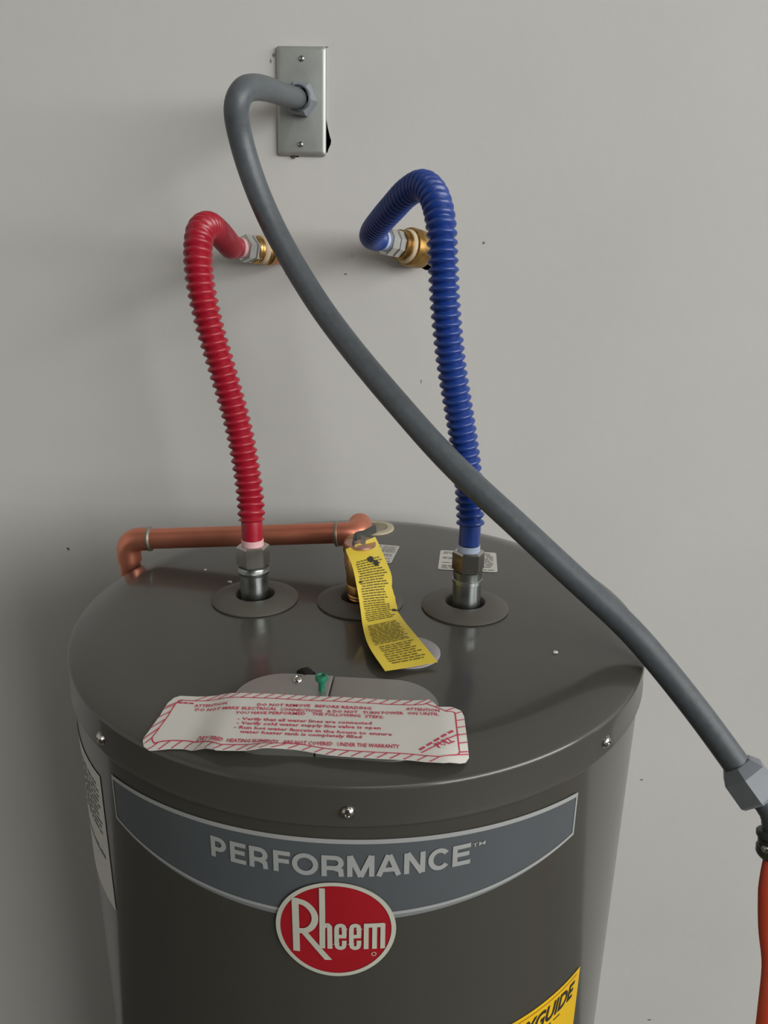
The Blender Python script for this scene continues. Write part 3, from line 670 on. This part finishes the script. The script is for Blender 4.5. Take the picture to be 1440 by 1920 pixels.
def hose(name, label, path, w, m, mw, x, y, z_nut, h_nut, rc, phase, cold):
    e = Vector(path[0]); d = (e-w).normalized()
    t = thing(name, label, 'hose', (x, y, z_nut), 'water connector hoses')
    pts, tot = resample(catmull(path, 12), 0.0009); pts = smooth_path(pts, 25); pts, tot = resample(pts, 0.0009)
    obj('ribbed_hose', tube(pts, ribbed(0.0072, 0.0009, 0.0096, 0.0130, 0.012, 0.019, 0.0098, tot), 28), m, t, smooth=80)
    obj('washer_ring', lathe([(z_nut+h_nut-0.001, 0.0104), (z_nut+h_nut+0.0050, 0.0104), (z_nut+h_nut+0.0056, 0.0098)], (x, y, 0), seg=32), mw, t)
    obj('hex_nut', hexnut((x, y, z_nut), (0, 0, 1), h_nut, rc, phase), M_CHROME, t, smooth=20)
    b = (e-w).length
    bm = lathe([(b-0.021, 0), (b-0.021, 0.0135), (b-0.0195, 0.0155), (b-0.0120, 0.0157), (b-0.0108, 0.0140), (b-0.0098, 0.0140), (b-0.0086, 0.0156), (b-0.0010, 0.0156), (b, 0.0142), (b, 0.0)], w, d, 6 if not cold else 8, 0.3)
    obj('wall_nut', bm, M_NICKEL, t, smooth=20)
    obj('wall_washer', lathe([(b-0.002, 0.0112), (b+0.0040, 0.0112), (b+0.0046, 0.0100), (b+0.0046, 0)], w, d, 28), mw, t)
stub('wall_pipe_fitting', 'brass and copper pipe stub in the wall behind the red hose', W_HOT, Vector(RED[0]), False)
stub('wall_pipe_fitting', 'bulky tarnished brass pipe stub in the wall behind the blue hose', W_COLD, Vector(BLU[0]), True)
hose('water_hose', 'red ribbed water hose arching from the left tank pipe to the wall', RED, W_HOT, M_HOSE_R, M_WASH_R, *NIP[0], 0.0350, 0.0205, 0.0158, 0.35, False)
hose('water_hose', 'blue ribbed water hose arching from the right tank pipe to the wall', BLU, W_COLD, M_HOSE_B, M_WASH_B, *NIP[1], 0.0385, 0.0195, 0.0150, 0.12, True)

# ---------------------------------------------------------------- electrical outlet box in the wall, with its cover
px, pz = -0.0985, 0.4780
B = thing('electrical_box', 'galvanised steel electrical box cover on the wall with two screws', 'electrical box', (px, Y_WALL, pz))
bm = bmesh.new(); hw, hh = 0.0240, 0.0490
v = [bm.verts.new((px-0.0005+sx*hw, yy, pz+sz*hh)) for yy in (Y_WALL-0.0005, Y_WALL+0.045) for sx, sz in ((-1, -1), (1, -1), (1, 1), (-1, 1))]
for f in ((4, 5, 6, 7), (0, 1, 5, 4), (1, 2, 6, 5), (2, 3, 7, 6), (3, 0, 4, 7)): bm.faces.new([v[i] for i in f])
obj('steel_box', bm, M_ZINC, B, smooth=0)
bm = bmesh.new(); W2_, H2_ = 0.0279, 0.0555; yb = Y_WALL-0.0006
lay = [(0.0, 0.0, 0.0030), (0.0, 0.0024, 0.0030), (0.0006, 0.0034, 0.0030), (0.0020, 0.0045, 0.0028), (0.0042, 0.0050, 0.0020)]
rings = []
for ins, out, rr in lay:
    lp = rrect(px-W2_+ins, pz-H2_+ins, px+W2_-ins, pz+H2_-ins, rr, 4)
    rings.append([bm.verts.new((x, yb-out, z)) for x, z in lp])
for p, q in zip(rings[:-1], rings[1:]):
    for i in range(len(p)): bm.faces.new((p[i], p[(i+1) % len(p)], q[(i+1) % len(p)], q[i]))
bm.faces.new(rings[-1]); bm.faces.new(rings[0][::-1]); bmesh.ops.recalc_face_normals(bm, faces=bm.faces)
bmesh.ops.rotate(bm, verts=bm.verts, cent=(px, yb, pz), matrix=Matrix.Rotation(math.radians(0.7), 3, 'Y'))
CV = obj('cover', bm, M_GALV, B, smooth=40)
for x, z in ((-0.0972, 0.5208), (-0.1000, 0.4341)):
    bm = bmesh.new(); pan_head(bm, (x, yb-0.0048, z), (0, -1, 0), 0.0032, 0.0022); obj('cover_screw', bm, M_ZINC, CV)
bm = bmesh.new(); add_lathe(bm, [(0, 0.0022), (0.003, 0.0020), (0.003, 0)], (-0.1085, Y_WALL-0.0005, 0.4222), (0, -1, -0.2), 12); obj('box_lug', bm, M_ZINC, B)

# ---------------------------------------------------------------- grey flexible conduit
COND = [(-0.0995,0.2860,0.4795),(-0.1012,0.2730,0.4785),(-0.1039,0.2110,0.4714),(-0.1048,0.1396,0.4635),(-0.1082,0.0970,0.4572),(-0.1124,0.0720,0.4494),(-0.1174,0.0669,0.4384),(-0.1173,0.0755,0.4168),(-0.1077,0.0797,0.3801),(-0.0910,0.0785,0.3415),(-0.0680,0.0704,0.3031),(-0.0431,0.0575,0.2689),(-0.0175,0.0420,0.2397),(0.0097,0.0241,0.2120),(0.0376,0.0064,0.1852),(0.0662,-0.0132,0.1587),(0.0979,-0.0325,0.1325),(0.1328,-0.0485,0.1060),(0.1769,-0.0609,0.0693),(0.2024,-0.0682,0.0488),(0.2354,-0.0790,0.0223),(0.2558,-0.0878,0.0013),(0.2759,-0.0989,-0.0201),(0.2985,-0.1122,-0.0455),(0.3193,-0.1266,-0.0705)]
CT = thing('electrical_conduit', 'grey flexible electrical conduit running from the wall box diagonally past the tank', 'conduit', (-0.0985, Y_WALL-0.006, 0.4795))
pts, tot = resample(catmull(COND, 10), 0.0030); pts = smooth_path(pts, 8); k0 = next(i for i, p in enumerate(pts) if p.x > 0.03); pts = pts[:k0] + smooth_path(pts[k0:], 60)
obj('flexible_tube', tube(pts, lambda i, n: 0.0110, 32), M_COND, CT, smooth=80)
ca = Vector((-0.05, -1, -0.03)).normalized(); c0 = Vector((-0.0982, Y_WALL-0.0056, 0.4798))
obj('wall_connector', lathe([(0, 0), (0, 0.0176), (0.0012, 0.0188), (0.0105, 0.0188), (0.0125, 0.0172), (0.0150, 0.0150), (0.0155, 0.0135), (0.0150, 0.0118), (0.0120, 0.0112)], c0, ca, 6, -0.14), M_COND_L, CT, smooth=20)
obj('wall_gland', lathe([(0.0130, 0.0140), (0.0166, 0.0134), (0.0172, 0.0120), (0.0150, 0.0110)], c0, ca, 36), M_COND, CT)
p_e = Vector(COND[-1]); de = (Vector(COND[-1])-Vector(COND[-2])).normalized()
obj('end_connector', lathe([(0.001, 0.0112), (0, 0.0120), (0.0006, 0.0134), (0.0075, 0.0186), (0.0088, 0.0193), (0.0290, 0.0193), (0.0315, 0.0170), (0.0315, 0.0)], p_e-de*0.002, de, 6, 0.62), M_COND_L, CT, smooth=20)
TAIL = [p_e+de*0.024, p_e+de*0.034+Vector((0.001, 0, -0.001)), Vector((0.3446, -0.1440, -0.1020)), Vector((0.3468, -0.1497, -0.1150)), Vector((0.3468, -0.1540, -0.1240))]
tp, _ = resample(catmull(TAIL, 8), 0.003)
obj('threaded_tail', tube(tp, lambda i, n: 0.0088+0.0003*(i % 2), 24), M_COND, CT, smooth=60)
# cable clamp and orange cable
CC = thing('cable_clamp', 'small dark metal cable clamp under the conduit end, gripping the orange cable', 'clamp', (0.3468, -0.1540, -0.1190))
kd = Vector((0.0, -0.32, -1)).normalized(); k0 = Vector((0.3470, -0.1500, -0.1120))
obj('clamp_ring', lathe([(0, 0.0095), (0.0004, 0.0130), (0.0016, 0.0142), (0.0048, 0.0142), (0.0062, 0.0128), (0.0062, 0.0095)], k0, kd, 28), M_CLAMP, CC)
obj('clamp_body', lathe([(0.0062, 0.0090), (0.0066, 0.0128), (0.0120, 0.0126), (0.0128, 0.0138), (0.0180, 0.0140), (0.0205, 0.0126), (0.0225, 0.0106), (0.0225, 0.0090)], k0, kd, 28), M_CLAMP, CC)
bm = bmesh.new(); pan_head(bm, k0+kd*0.0100+Vector((-0.010, -0.0080, 0)), (-0.5, -0.8, 0.1), 0.0034, 0.0024); obj('clamp_screw', bm, M_CHROME, CC)
CAB = [(0.3467,-0.1548,-0.1270),(0.3458,-0.1580,-0.1350),(0.3440,-0.1650,-0.1480),(0.3444,-0.1780,-0.1825),(0.3462,-0.1900,-0.2106),(0.3432,-0.2050,-0.2422),(0.3400,-0.2200,-0.32),(0.335,-0.235,-0.55),(0.335,-0.24,-0.95),(0.345,-0.25,-1.18),(0.40,-0.30,-1.211),(0.60,-0.42,-1.2115)]
cp, ct = resample(catmull(CAB, 12), 0.006)
def crad(i, n):
    s = ct*i/(n-1); return 0.0072+0.0030*min(1, s/0.03)-0.0012*math.exp(-((s-0.085)/0.02)**2)
obj_c = obj('orange_cable', tube(cp, crad, 20, flat=(1.0, 0.55), up=(0, 1, 0)), M_ORANGE, at=(0.345, -0.155, -0.13), smooth=60)
tag(obj_c, 'flat orange electrical cable hanging down at the right edge below the clamp', 'cable')

# ---------------------------------------------------------------- crumbs on the lid
def crumb(x, y, r, s, label):
    bm = bmesh.new(); bmesh.ops.create_icosphere(bm, subdivisions=2, radius=1); rnd = random.Random(s)
    for v in bm.verts: v.co = v.co*(1+0.3*rnd.uniform(-1, 1))
    lo = min(v.co.z for v in bm.verts)
    for v in bm.verts: v.co = Vector((x+v.co.x*r*1.3, y+v.co.y*r, (v.co.z-lo)*r*0.6+0.0001))
    tag(obj('plaster_crumb', bm, M_CRUMB, at=(x, y, 0), smooth=0), label, 'crumb', 'crumbs on the heater lid')
crumb(0.1737, -0.0837, 0.0016, 1, 'white plaster crumb on the lid below the grey conduit')
crumb(-0.1347, 0.0303, 0.0018, 2, 'white plaster crumb on the lid beside the red hose grommet')
crumb(-0.1687, 0.0601, 0.0012, 3, 'tiny pale crumb on the lid in front of the copper pipe')
